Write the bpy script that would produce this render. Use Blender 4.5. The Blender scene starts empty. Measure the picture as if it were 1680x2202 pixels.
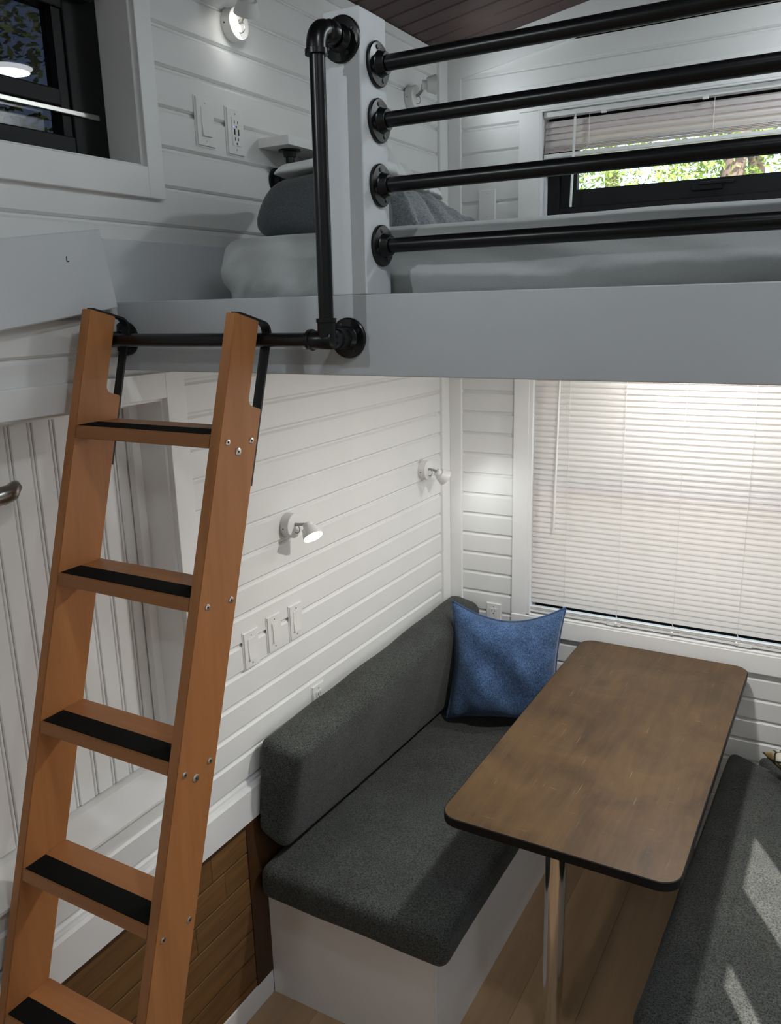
import bpy, bmesh, math, random
from mathutils import Vector, Matrix, noise
random.seed(7)
C = bpy.context.scene.collection
SC = bpy.context.scene
PI = math.pi

# ------------------------------------------------------------------ camera, world, sun, lights, exposure
cam_d = bpy.data.cameras.new('camera'); cam = bpy.data.objects.new('camera', cam_d); C.objects.link(cam)
cam_d.sensor_fit = 'HORIZONTAL'; cam_d.sensor_width = 36.0; cam_d.lens = 1775.24 / 1680 * 36.0
cam_d.clip_start = 0.02; cam_d.clip_end = 200
_r = Vector((0.8715, 0.4899, -0.0241)); _d = Vector((0.0992, -0.2242, -0.9695)); _f = Vector((-0.4803, 0.8425, -0.2440))
_f.normalize(); _r = (_r - _f * _r.dot(_f)).normalized(); _u = _r.cross(_f)
cam.matrix_world = Matrix(((_r.x, _u.x, -_f.x, 1.45), (_r.y, _u.y, -_f.y, 0.0), (_r.z, _u.z, -_f.z, 2.12), (0, 0, 0, 1)))
SC.camera = cam

world = bpy.data.worlds.new('sky'); SC.world = world; world.use_nodes = True
_n = world.node_tree.nodes; _sky = _n.new('ShaderNodeTexSky'); _sky.sky_type = 'NISHITA'; _sky.sun_disc = False
_sky.sun_elevation = math.radians(40); _sky.sun_rotation = math.radians(150)
world.node_tree.links.new(_sky.outputs[0], _n['Background'].inputs[0]); _n['Background'].inputs[1].default_value = 0.65

def lamp(kind, name, loc, power, color=(1, 1, 1), direction=(0, 0, -1), size=0.1, spot=None, blend=0.5):
    l = bpy.data.lights.new(name, kind); l.energy = power; l.color = color
    if kind == 'AREA': l.shape = 'DISK'; l.size = size
    elif kind in ('POINT', 'SPOT'): l.shadow_soft_size = size
    if kind == 'SPOT': l.spot_size = math.radians(spot); l.spot_blend = blend
    if kind == 'SUN': l.angle = size
    o = bpy.data.objects.new(name, l); C.objects.link(o); o.location = loc
    o.rotation_euler = Vector(direction).to_track_quat('-Z', 'Y').to_euler()
    return o
lamp('SUN', 'sun', (6, -8, 9), 14.0, (1.0, 0.96, 0.9), (-0.383, 0.659, -0.643), 0.009)
COOL = (0.88, 0.96, 1.0); NEUT = (1.0, 0.985, 0.955)
lamp('AREA', 'ceiling_glow', (1.50, 0.70, 3.165), 6.0, COOL, (0, 0, -1), 0.14)
lamp('AREA', 'ceiling_glow', (1.25, -0.95, 3.10), 5.5, COOL, (0, 0, -1), 0.16)
lamp('AREA', 'loft_glow', (1.685, 2.655, 3.142), 9.0, COOL, (0, 0, -1), 0.16)
lamp('AREA', 'puck_glow', (1.02, 2.12, 2.005), 11.5, NEUT, (0, 0, -1), 0.07)
lamp('AREA', 'puck_glow', (0.98, 2.88, 2.005), 4.0, NEUT, (0, 0, -1), 0.07)

vs = SC.view_settings
vs.view_transform = 'Standard'; vs.look = 'None'; vs.gamma = 1.0; vs.use_curve_mapping = False; vs.exposure = 0.0
SC.cycles.max_bounces = 10; SC.cycles.transparent_max_bounces = 12

# ------------------------------------------------------------------ materials
def nt(name):
    m = bpy.data.materials.new(name); m.use_nodes = True
    t = m.node_tree; b = t.nodes['Principled BSDF']
    return m, t, b
def setp(b, col=None, rough=None, metal=None, spec=None):
    if col is not None: b.inputs['Base Color'].default_value = (*col, 1)
    if rough is not None: b.inputs['Roughness'].default_value = rough
    if metal is not None: b.inputs['Metallic'].default_value = metal
    if spec is not None: b.inputs['Specular IOR Level'].default_value = spec
def coords(t, scale=(1, 1, 1), kind='Object'):
    c = t.nodes.new('ShaderNodeTexCoord'); mp = t.nodes.new('ShaderNodeMapping'); mp.inputs['Scale'].default_value = scale
    t.links.new(c.outputs[kind], mp.inputs['Vector']); return mp.outputs[0]
def noise_n(t, vec, scale, detail=3, rough=0.55, dist=0.0):
    n = t.nodes.new('ShaderNodeTexNoise'); n.inputs['Scale'].default_value = scale; n.inputs['Detail'].default_value = detail
    n.inputs['Roughness'].default_value = rough; n.inputs['Distortion'].default_value = dist
    t.links.new(vec, n.inputs['Vector']); return n.outputs['Fac']
def ramp(t, fac, stops):
    r = t.nodes.new('ShaderNodeValToRGB'); e = r.color_ramp.elements
    while len(e) < len(stops): e.new(0.5)
    for i, (p, c) in enumerate(stops):
        e[i].position = p; e[i].color = (*c, 1)
    t.links.new(fac, r.inputs[0]); return r.outputs[0]
def bump(t, b, h, strength, dist=0.002):
    n = t.nodes.new('ShaderNodeBump'); n.inputs['Strength'].default_value = strength; n.inputs['Distance'].default_value = dist
    t.links.new(h, n.inputs['Height']); t.links.new(n.outputs[0], b.inputs['Normal'])
def mixc(t, fac, a, c, mode='MIX'):
    m = t.nodes.new('ShaderNodeMix'); m.data_type = 'RGBA'; m.blend_type = mode
    for k, v in ((0, fac), (6, a), (7, c)):
        if hasattr(v, 'node'): t.links.new(v, m.inputs[k])
        elif isinstance(v, (int, float)): m.inputs[k].default_value = v
        else: m.inputs[k].default_value = (*v, 1)
    return m.outputs[2]
def simple(name, col, rough=0.5, metal=0.0, spec=0.5):
    m, t, b = nt(name); setp(b, col, rough, metal, spec); return m
def paint(name, col, rough=0.42, amt=0.035):
    m, t, b = nt(name); setp(b, col, rough, 0, 0.4)
    v = coords(t); f = noise_n(t, v, 3.0, 4)
    lo = tuple(c * (1 - amt) for c in col)
    t.links.new(ramp(t, f, [(0.35, lo), (0.65, col)]), b.inputs['Base Color'])
    bump(t, b, noise_n(t, v, 160, 3), 0.12, 0.0006); return m
def wood(name, dark, light, axis, rough=0.4, grain=1.0, bumpy=0.15, knots=False):
    m, t, b = nt(name); setp(b, None, rough, 0, 0.4)
    s = [38, 38, 38]; s[axis] = 2.2
    v = coords(t, tuple(x * grain for x in s)); f = noise_n(t, v, 1.0, 6, 0.62, 0.6)
    s2 = [6, 6, 6]; s2[axis] = 0.9
    f2 = noise_n(t, coords(t, tuple(s2)), 1.0, 3, 0.5, 1.2)
    info = t.nodes.new('ShaderNodeObjectInfo')
    c1 = ramp(t, f, [(0.28, dark), (0.72, light)])
    c2 = ramp(t, f2, [(0.3, tuple(c * 0.78 for c in light)), (0.7, tuple(min(1, c * 1.1) for c in light))])
    c = mixc(t, 0.45, c1, c2)
    rr = ramp(t, info.outputs['Random'], [(0.0, (0.86, 0.86, 0.86)), (1.0, (1.08, 1.06, 1.04))])
    c = mixc(t, 1.0, c, rr, 'MULTIPLY')
    if knots:
        s3 = [9, 9, 9]; s3[axis] = 3.0
        vo = t.nodes.new('ShaderNodeTexVoronoi'); vo.inputs['Scale'].default_value = 1.0
        t.links.new(coords(t, tuple(s3)), vo.inputs['Vector'])
        k = ramp(t, vo.outputs['Distance'], [(0.05, (0.22, 0.2, 0.18)), (0.22, (1, 1, 1))])
        c = mixc(t, 0.8, c, k, 'MULTIPLY')
    t.links.new(c, b.inputs['Base Color']); bump(t, b, f, bumpy, 0.001); return m
def fabric(name, dark, light, scale=420, rough=0.95, bs=0.5, bd=0.0015, aniso=(1, 1, 1), patch=0.0, sheen=0.2):
    m, t, b = nt(name); setp(b, None, rough, 0, 0.15); b.inputs['Sheen Weight'].default_value = sheen
    f = noise_n(t, coords(t, aniso), scale, 2, 0.7)
    f2 = noise_n(t, coords(t), scale * 2.6, 1, 0.5)
    c = ramp(t, f, [(0.36, dark), (0.52, tuple((a + d) / 2 for a, d in zip(light, dark))), (0.72, light)])
    c = mixc(t, 0.35, c, ramp(t, f2, [(0.42, dark), (0.66, light)]))
    if patch:
        p = ramp(t, noise_n(t, coords(t), 9, 3), [(0.3, (1 - patch,) * 3), (0.7, (1 + patch,) * 3)])
        c = mixc(t, 1.0, c, p, 'MULTIPLY')
    t.links.new(c, b.inputs['Base Color']); bump(t, b, f, bs, bd); return m
def emit(name, col, strength):
    m = bpy.data.materials.new(name); m.use_nodes = True; t = m.node_tree
    for n in list(t.nodes):
        if n.type == 'BSDF_PRINCIPLED': t.nodes.remove(n)
    e = t.nodes.new('ShaderNodeEmission'); e.inputs[0].default_value = (*col, 1); e.inputs[1].default_value = strength
    t.links.new(e.outputs[0], t.nodes['Material Output'].inputs[0]); return m
def glass_mat(name, tint=(1, 1, 1)):
    m = bpy.data.materials.new(name); m.use_nodes = True; t = m.node_tree
    for n in list(t.nodes):
        if n.type == 'BSDF_PRINCIPLED': t.nodes.remove(n)
    tr = t.nodes.new('ShaderNodeBsdfTransparent'); tr.inputs[0].default_value = (*tint, 1)
    g = t.nodes.new('ShaderNodeBsdfGlossy'); g.inputs['Roughness'].default_value = 0.01
    lw = t.nodes.new('ShaderNodeLayerWeight'); lw.inputs[0].default_value = 0.5
    pw = t.nodes.new('ShaderNodeMath'); pw.operation = 'POWER'; t.links.new(lw.outputs['Facing'], pw.inputs[0]); pw.inputs[1].default_value = 5.0
    fr = t.nodes.new('ShaderNodeMath'); fr.operation = 'MULTIPLY_ADD'; t.links.new(pw.outputs[0], fr.inputs[0]); fr.inputs[1].default_value = 0.9; fr.inputs[2].default_value = 0.04
    mx = t.nodes.new('ShaderNodeMixShader')
    t.links.new(fr.outputs[0], mx.inputs[0]); t.links.new(tr.outputs[0], mx.inputs[1]); t.links.new(g.outputs[0], mx.inputs[2])
    t.links.new(mx.outputs[0], t.nodes['Material Output'].inputs[0]); return m
def slat_mat(name, col, tl):
    m = bpy.data.materials.new(name); m.use_nodes = True; t = m.node_tree; b = t.nodes['Principled BSDF']
    setp(b, col, 0.45, 0, 0.4)
    tr = t.nodes.new('ShaderNodeBsdfTranslucent'); tr.inputs[0].default_value = (0.95, 0.89, 0.87, 1)
    mx = t.nodes.new('ShaderNodeMixShader'); mx.inputs[0].default_value = tl
    t.links.new(b.outputs[0], mx.inputs[1]); t.links.new(tr.outputs[0], mx.inputs[2])
    t.links.new(mx.outputs[0], t.nodes['Material Output'].inputs[0]); return m

M = {}
M['white'] = paint('white_wall_paint', (0.80, 0.80, 0.785))
M['trim'] = paint('white_trim_paint', (0.83, 0.83, 0.82), 0.36, 0.02)
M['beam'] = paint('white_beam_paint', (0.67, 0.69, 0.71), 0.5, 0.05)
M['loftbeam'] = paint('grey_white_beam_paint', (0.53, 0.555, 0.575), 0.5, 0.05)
M['plastic'] = simple('white_plastic', (0.80, 0.80, 0.78), 0.3)
M['dark'] = simple('dark_slot', (0.01, 0.01, 0.01), 0.6)
M['ceil'] = wood('stained_ceiling_wood', (0.046, 0.026, 0.025), (0.080, 0.045, 0.042), 0, 0.55, 1.0, 0.1)
M['maple_v'] = wood('maple_upright', (0.28, 0.106, 0.034), (0.45, 0.190, 0.066), 2, 0.40, 0.8, 0.05)
M['maple_h'] = wood('maple_tread', (0.28, 0.106, 0.034), (0.45, 0.190, 0.066), 0, 0.40, 0.8, 0.05)
M['grip'] = fabric('black_grip', (0.002, 0.002, 0.002), (0.010, 0.010, 0.009), 900, 0.95, 0.5, 0.0006, sheen=0.0)
M['pipe'] = simple('black_iron_pipe', (0.003, 0.0034, 0.0038), 0.30, 0.0, 0.38)
M['strap'] = simple('black_steel_strap', (0.007, 0.007, 0.008), 0.5)
M['black'] = simple('black_window_frame', (0.004, 0.004, 0.0045), 0.5, 0.0, 0.25)
M['steel'] = simple('brushed_steel', (0.55, 0.52, 0.48), 0.33, 1.0)
M['chrome'] = simple('chrome', (0.72, 0.70, 0.67), 0.12, 1.0)
M['nickel'] = simple('satin_nickel', (0.34, 0.33, 0.31), 0.28, 1.0)
M['floor'] = wood('oak_laminate', (0.40, 0.265, 0.150), (0.52, 0.350, 0.205), 1, 0.5, 0.8, 0.05)
M['wains'] = wood('stained_pine', (0.042, 0.018, 0.005), (0.215, 0.107, 0.034), 1, 0.55, 1.3, 0.25, True)
M['wtrim'] = wood('dark_pine_trim', (0.03, 0.012, 0.004), (0.075, 0.032, 0.01), 2, 0.5, 0.8, 0.15)
M['cush'] = fabric('grey_tweed', (0.009, 0.0105, 0.0098), (0.115, 0.122, 0.112), 230, 0.95, 0.8, 0.002, (1, 1, 1), 0.14, 0.1)
M['denim'] = fabric('blue_denim', (0.008, 0.022, 0.065), (0.13, 0.23, 0.42), 300, 0.95, 0.6, 0.0015, (1, 1, 0.55), 0.3)
M['piping'] = fabric('denim_piping', (0.012, 0.03, 0.08), (0.09, 0.16, 0.32), 500)
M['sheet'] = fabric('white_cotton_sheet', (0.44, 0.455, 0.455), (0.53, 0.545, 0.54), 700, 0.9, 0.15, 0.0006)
M['linen'] = fabric('white_pillowcase', (0.70, 0.71, 0.70), (0.80, 0.81, 0.80), 700, 0.9, 0.15, 0.0006)
M['fleece'] = fabric('grey_fleece', (0.19, 0.21, 0.22), (0.44, 0.47, 0.49), 170, 1.0, 0.9, 0.004)
M['charcoal'] = fabric('charcoal_fleece', (0.075, 0.085, 0.09), (0.15, 0.165, 0.17), 300, 1.0, 0.5, 0.002)
M['slat'] = slat_mat('white_vinyl_slat', (0.86, 0.845, 0.83), 0.45)
M['slat2'] = slat_mat('white_aluminium_slat', (0.84, 0.82, 0.82), 0.55)
M['glass'] = glass_mat('window_glass')
M['glass_t'] = glass_mat('tinted_window_glass', (0.12, 0.115, 0.125))
M['led'] = emit('led_diffuser', (0.94, 0.98, 1.0), 14)
M['led_w'] = emit('spot_diffuser', (1.0, 0.97, 0.92), 9)
M['blue_led'] = emit('blue_indicator', (0.35, 0.35, 1.0), 1.6)
M['bark'] = simple('bark', (0.16, 0.12, 0.09), 0.9)
M['leaf'] = simple('leaf', (0.20, 0.30, 0.06), 0.6)
M['ground'] = simple('pale_gravel', (0.52, 0.46, 0.43), 0.95)

# table top: worn brown laminate
m, t, b = nt('worn_brown_tabletop'); setp(b, None, 0.40, 0, 0.25)
v = coords(t); f = noise_n(t, v, 5.5, 5, 0.6, 0.8); c = ramp(t, f, [(0.3, (0.046, 0.024, 0.009)), (0.7, (0.116, 0.064, 0.024))])
g = noise_n(t, coords(t, (30, 3, 3)), 1.0, 5, 0.7, 0.8); c = mixc(t, 0.35, c, ramp(t, g, [(0.35, (0.036, 0.020, 0.009)), (0.7, (0.126, 0.071, 0.028))]))
for sc, th in (((120, 7, 1), 0.70), ((14, 150, 1), 0.72)):
    s = noise_n(t, coords(t, sc), 1.0, 2, 0.5, 0.3); mk = ramp(t, s, [(th, (0, 0, 0)), (th + 0.06, (1, 1, 1))])
    c = mixc(t, mk, c, (0.17, 0.115, 0.065))
t.links.new(c, b.inputs['Base Color']); bump(t, b, g, 0.05, 0.0008); M['table'] = m
# olive cushion printed with pale rings
m, t, b = nt('olive_leaf_print'); setp(b, None, 0.95, 0, 0.1)
vo = t.nodes.new('ShaderNodeTexVoronoi'); vo.feature = 'DISTANCE_TO_EDGE'; vo.inputs['Scale'].default_value = 38; t.links.new(coords(t, (1, 1, 0.6)), vo.inputs['Vector'])
ff = ramp(t, vo.outputs[0], [(0.05, (0.03, 0.025, 0.015)), (0.12, (0.17, 0.125, 0.045))])
f = noise_n(t, coords(t), 6, 2); c = mixc(t, ramp(t, f, [(0.58, (0, 0, 0)), (0.66, (1, 1, 1))]), ff, ramp(t, vo.outputs[0], [(0.06, (0.02, 0.02, 0.02)), (0.14, (0.6, 0.58, 0.5))]))
t.links.new(c, b.inputs['Base Color']); M['olive'] = m

# ------------------------------------------------------------------ mesh helpers
class MB:
    def __init__(s): s.bm = bmesh.new()
    def box(s, x0, x1, y0, y1, z0, z1, bev=0.0, seg=2):
        r = bmesh.ops.create_cube(s.bm, size=1.0); vs_ = r['verts']
        for v in vs_:
            v.co = Vector((x0 + (v.co.x + .5) * (x1 - x0), y0 + (v.co.y + .5) * (y1 - y0), z0 + (v.co.z + .5) * (z1 - z0)))
        if bev:
            es = list({e for v in vs_ for e in v.link_edges})
            bmesh.ops.bevel(s.bm, geom=es, offset=bev, segments=seg, profile=0.5, affect='EDGES')
        return s
    def prism(s, pts, a, b_, axis):   # polygon pts (2d) extruded from a to b_ along axis (0,1,2); the 2d order is the two other axes ascending
        def mk(p, h):
            q = [p[0], p[1]]; q.insert(axis, h); return Vector(q)
        A = [s.bm.verts.new(mk(p, a)) for p in pts]; B = [s.bm.verts.new(mk(p, b_)) for p in pts]; n = len(pts)
        s.bm.faces.new(A); s.bm.faces.new(list(reversed(B)))
        for i in range(n): s.bm.faces.new((A[i], B[i], B[(i + 1) % n], A[(i + 1) % n]))
        bmesh.ops.recalc_face_normals(s.bm, faces=s.bm.faces[:]); return s
    def hexa(s, c8):   # eight corners: bottom ring 4, top ring 4
        v = [s.bm.verts.new(Vector(p)) for p in c8]
        for f in ((0, 3, 2, 1), (4, 5, 6, 7), (0, 1, 5, 4), (1, 2, 6, 5), (2, 3, 7, 6), (3, 0, 4, 7)): s.bm.faces.new([v[i] for i in f])
        bmesh.ops.recalc_face_normals(s.bm, faces=s.bm.faces[:]); return s
    def tube(s, path, r, n=16, cap=True, closed=False):
        path = [Vector(p) for p in path]; k = len(path); rs = r if isinstance(r, (list, tuple)) else [r] * k
        d0 = (path[1] - path[0]).normalized(); up = Vector((0, 0, 1)) if abs(d0.z) < .9 else Vector((1, 0, 0))
        a = d0.cross(up).normalized(); rings = []
        for i, p in enumerate(path):
            if closed: d = (path[(i + 1) % k] - path[i - 1]).normalized()
            else: d = (path[min(i + 1, k - 1)] - path[max(i - 1, 0)]).normalized()
            a = (a - d * a.dot(d)).normalized(); b_ = d.cross(a)
            rings.append([s.bm.verts.new(p + (a * math.cos(2 * PI * j / n) + b_ * math.sin(2 * PI * j / n)) * rs[i]) for j in range(n)])
        for i in range(k if closed else k - 1):
            A, B = rings[i], rings[(i + 1) % k]
            for j in range(n): s.bm.faces.new((A[j], A[(j + 1) % n], B[(j + 1) % n], B[j]))
        if cap and not closed:
            s.bm.faces.new(list(reversed(rings[0]))); s.bm.faces.new(rings[-1])
        return s
    def lathe(s, prof, origin, axis, n=24):   # prof: (distance along axis, radius)
        o = Vector(origin); d = Vector(axis).normalized(); up = Vector((0, 0, 1)) if abs(d.z) < .9 else Vector((1, 0, 0))
        a = d.cross(up).normalized(); b_ = d.cross(a); rings = []
        for h, r in prof:
            rings.append([s.bm.verts.new(o + d * h + (a * math.cos(2 * PI * j / n) + b_ * math.sin(2 * PI * j / n)) * max(r, 1e-5)) for j in range(n)])
        for A, B in zip(rings, rings[1:]):
            for j in range(n): s.bm.faces.new((A[j], A[(j + 1) % n], B[(j + 1) % n], B[j]))
        s.bm.faces.new(list(reversed(rings[0]))); s.bm.faces.new(rings[-1])
        bmesh.ops.recalc_face_normals(s.bm, faces=s.bm.faces[:]); return s
    def strip(s, path, width_dir, w, th):   # flat bar following a path (list of points), thickness grows along local normal
        path = [Vector(p) for p in path]; wd = Vector(width_dir).normalized(); R = []
        for i, p in enumerate(path):
            d = (path[min(i + 1, len(path) - 1)] - path[max(i - 1, 0)]).normalized(); nn = d.cross(wd).normalized()
            R.append([s.bm.verts.new(p + wd * sx * w / 2 + nn * sn * th / 2) for sx, sn in ((-1, -1), (1, -1), (1, 1), (-1, 1))])
        for A, B in zip(R, R[1:]):
            for j in range(4): s.bm.faces.new((A[j], A[(j + 1) % 4], B[(j + 1) % 4], B[j]))
        s.bm.faces.new(list(reversed(R[0]))); s.bm.faces.new(R[-1])
        bmesh.ops.recalc_face_normals(s.bm, faces=s.bm.faces[:]); return s
    def mesh(s, name, mat, smooth=None, shift=None):
        if shift is not None: bmesh.ops.translate(s.bm, vec=-Vector(shift), verts=s.bm.verts[:])
        me = bpy.data.meshes.new(name); s.bm.to_mesh(me); s.bm.free(); me.materials.append(mat)
        if smooth is not None:
            for p in me.polygons: p.use_smooth = True
            if smooth < 179: me.set_sharp_from_angle(angle=math.radians(smooth))
        return me
def link(name, me, parent=None, loc=None):
    o = bpy.data.objects.new(name, me); C.objects.link(o)
    if parent is not None: o.parent = parent
    if loc is not None: o.location = loc
    return o
def tag(o, label=None, cat=None, group=None, kind=None):
    if label: o['label'] = label
    if cat: o['category'] = cat
    if group: o['group'] = group
    if kind: o['kind'] = kind
    return o
def empty(name, loc, rot=(0, 0, 0)):
    o = bpy.data.objects.new(name, None); o.empty_display_size = 0.05; C.objects.link(o); o.location = loc; o.rotation_euler = rot
    return o
def thing(name, label, cat, loc, group=None, rot=(0, 0, 0)): return tag(empty(name, loc, rot), label, cat, group)
def part(name, mb, mat, parent, smooth=None, label=None, kind=None, world=True):
    """mesh built in world coordinates, stored relative to the parents' location"""
    sh = Vector((0, 0, 0)); p = parent
    while p is not None: sh += p.location; p = p.parent
    o = link(name, mb.mesh(name, mat, smooth, sh if world else None), parent)
    if label: o['label'] = label
    if kind: o['kind'] = kind
    return o
def solo(name, mb, mat, loc, label=None, cat=None, group=None, smooth=None, kind=None):
    return tag(link(name, mb.mesh(name, mat, smooth, loc), None, loc), label, cat, group, kind)
def struct(name, mb, mat, smooth=None): return tag(link(name, mb.mesh(name, mat, smooth)), kind='structure')
def copy_tree(o, parent=None):
    c = o.copy(); C.objects.link(c); c.parent = parent
    for ch in list(o.children): copy_tree(ch, c)
    return c
def B(*a, **k): return MB().box(*a, **k)

# plank prototypes shared between alike rows
_pl = {}
def plank(parent, axis, L, w, th, mat, loc, name='plank', cham=0.0055, face='x+'):
    """a board of length L along axis (0 or 1), width w, proud thickness th, chamfered long edges"""
    key = (axis, round(L, 4), round(w, 4), th, mat.name, cham, face)
    if key not in _pl:
        if face in ('x+', 'x-'):      # runs along y, width along z, normal +-x
            sg = 1 if face == 'x+' else -1
            pts = [(0, 0), (sg * (th - cham), 0), (sg * th, cham), (sg * th, w - cham), (sg * (th - cham), w), (0, w)]
            mb = MB().prism(pts, 0, L, 1)
        elif face == 'y-':            # runs along x, width along z, normal -y
            pts = [(0, 0), (-(th - cham), 0), (-th, cham), (-th, w - cham), (-(th - cham), w), (0, w)]
            mb = MB().prism(pts, 0, L, 0)
        elif face == 'y+':
            pts = [(0, 0), ((th - cham), 0), (th, cham), (th, w - cham), ((th - cham), w), (0, w)]
            mb = MB().prism(pts, 0, L, 0)
        elif face == 'z+':            # floor board along y, width along x
            pts = [(0, 0), (0, th - cham), (cham, th), (w - cham, th), (w, th - cham), (w, 0)]
            mb = MB().prism(pts, 0, L, 1)
        elif face == 'v':             # upright board, height L, width w along y, normal +x
            pts = [(0, 0), (th - cham, 0), (th, cham), (th, w - cham), (th - cham, w), (0, w)]
            mb = MB().prism(pts, 0, L, 2)
        _pl[key] = mb.mesh(name, mat)
    return link(name, _pl[key], parent, loc)

XR = 1.85; YB = -2.4; YF = 3.04; SL = 0.163
def zc(x): return 3.0 + SL * x

# ------------------------------------------------------------------ room shell
# left wall: backing with openings for the loft-side window and the raised door
W3 = (0.55, 1.462, 2.4315, 2.83)     # y0,y1,z0,z1
D1 = (0.66, 1.456, 0.905, 1.9165)
mb = MB()
for (y0, y1, z0, z1) in ((YB, D1[0], 0, 3.0), (D1[0], D1[1], 0, D1[2]), (D1[0], W3[0] + 1e9 if False else D1[1], D1[3], W3[2]),
                         (D1[1], YF + 0.1, 0, W3[2]), (D1[0], W3[1], W3[3], 3.0), (W3[1], YF + 0.1, W3[2], 3.0)):
    mb.box(-0.14, -0.008, y0, y1, z0, z1)
wall_left = struct('wall_left', mb, M['white'])
# note: window opening spans y D1[0]..W3[1]
W3 = (D1[0], W3[1], W3[2], W3[3])

P1 = 0.0834
def left_row(z0, w, y0, y1): plank(wall_left, 1, y1 - y0, w - 0.006, 0.008, M['white'], (-0.008, y0, z0 + 0.003), face='x+')
rows = [1.862 - P1 * k for k in range(-3, 22)]      # joint heights of the lower boards
for k in range(len(rows) - 1):
    z1, z0 = rows[k], rows[k + 1]
    zz0, zz1 = z0, z1
    if zz1 <= 0.76: left_row(zz0, zz1 - zz0, -1.2, 0.778)
    elif zz1 <= 0.905: left_row(zz0, zz1 - zz0, 0.78, 2.97)
    elif zz1 <= 1.9765: left_row(zz0, zz1 - zz0, 1.52, 2.97)
    elif zz0 < 1.99: left_row(zz0, zz1 - zz0, 0.55, 2.97)
    else: left_row(zz0, zz1 - zz0, -1.2, 1.34)
rows_u = [2.307 + 0.0868 * k for k in range(-1, 8)]
for z0 in rows_u:
    z1 = min(z0 + 0.0868, 2.985)
    if z1 - z0 < 0.03: continue
    if z1 < 2.42 or z0 > 2.84: left_row(z0, z1 - z0, -1.2, 2.97)
    else: left_row(z0, z1 - z0, 1.512, 2.97)

# far wall backing with two openings
W2 = (0.350, 1.46, 0.873, 1.93); W1 = (0.372, 1.43, 2.40, 2.770)   # x0,x1,z0,z1
mb = MB()
X0, X1 = -0.14, XR + 0.12
ys = (YF + 0.008, YF + 0.14)
mb.box(X0, W2[0], *ys, 0, 3.02)
mb.box(W2[0], W2[1], *ys, 0, W2[2]); mb.box(W2[0], W1[0], *ys, W2[3], 3.05); mb.box(W1[0], W1[1], *ys, W2[3], W1[2]); mb.box(W2[1] - 0.03, W2[1], *ys, W2[3], W1[2])
mb.box(W2[1], X1, *ys, 0, W1[3])
mb.prism([(X0, 3.0), (W1[0], 3.0), (W1[0], W1[3]), (X1, W1[3]), (X1, zc(X1)), (X0, zc(X0))], YF + 0.008, YF + 0.14, 1)
wall_far = struct('wall_far', mb, M['white'])
def far_row(z0, w, x0, x1): plank(wall_far, 0, x1 - x0, w - 0.006, 0.008, M['white'], (x0, YF + 0.008, z0 + 0.003), face='y-')
far_rows = [1.7755 - 0.0837 * k for k in range(-3, 22)]
for k in range(len(far_rows) - 1):
    z1, z0 = far_rows[k], far_rows[k + 1]
    if z0 < 0.03: continue
    if z1 <= 0.80: far_row(z0, z1 - z0, 0.06, XR)
    else:
        far_row(z0, z1 - z0, 0.06, 0.29)
        far_row(z0, z1 - z0, 1.52, XR)
for k in range(-6, 5):
    z0 = 2.7405 - 0.0868 * (k + 1); z1 = z0 + 0.0868
    if z0 > 2.775: far_row(z0, min(z1, 2.99) - z0, 0.06, XR); continue
    if z1 < 2.06: continue
    far_row(z0, z1 - z0, 0.06, 0.295); far_row(z0, z1 - z0, 1.505, XR)
# boards above the loft window follow the slope of the roof
for k in range(3):
    z0 = 3.0 + 0.0868 * k
    x0 = max(0.06, (z0 + 0.19 - 3.0) / SL - 0.2); 
    if x0 < XR - .2: far_row(z0, 0.0868, x0, XR)

# right wall with two narrow openings that let the sun in, back wall
def rects(mbx, x0, x1, y0, y1, z0, z1, holes):
    ysplit = sorted({y0, y1, *[h[0] for h in holes], *[h[1] for h in holes]})
    for a, b_ in zip(ysplit, ysplit[1:]):
        zs = z0
        for h in sorted([h for h in holes if h[0] <= a and h[1] >= b_], key=lambda h: h[2]):
            mbx.box(x0, x1, a, b_, zs, h[2]); zs = h[3]
        mbx.box(x0, x1, a, b_, zs, z1)
SUNO = (0.30, 1.75, 0.90, 1.80)
SUNH = [(1.22, 1.485, 0.95, 1.457), (0.845, 0.935, 0.95, 1.45)]
mb = MB(); rects(mb, XR + 0.008, XR + 0.13, YB, YF + 0.14, 0, zc(XR), [SUNO]); wall_right = struct('wall_right', mb, M['white'])
for k in range(38):
    z0 = 0.02 + P1 * k
    if z0 + P1 > zc(XR): break
    segs = [(YB, YF)] if z0 > SUNO[3] or z0 + P1 < SUNO[2] else [(YB, SUNO[0]), (SUNO[1], YF)]
    for a, b_ in segs: plank(wall_right, 1, b_ - a, P1 - 0.006, 0.008, M['white'], (XR + 0.008, a, z0 + 0.003), face='x-')
mb = MB(); mb.prism([(-0.14, 0), (XR + 0.13, 0), (XR + 0.13, zc(XR + .13)), (-0.14, zc(-.14))], YB - 0.13, YB, 1); wall_back = struct('wall_back', mb, M['white'])
for k in range(36): plank(wall_back, 0, XR, P1 - 0.006, 0.008, M['white'], (0, YB, 0.02 + P1 * k), face='y+')

floor = struct('floor', B(-0.14, XR + 0.13, YB - 0.13, YF + 0.14, -0.1, -0.008), M['floor'])
x = 0.0; i = 0
while x < XR - 0.01:
    w = min(0.178, XR - x); y = YB - random.random() * 0.9
    while y < YF:
        y1 = min(y + 1.2, YF); ya = max(y, YB)
        plank(floor, 1, y1 - ya, w - 0.0008, 0.008, M['floor'], (x, ya, -0.008), cham=0.0007, face='z+'); y = y + 1.2
    x += 0.178
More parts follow.
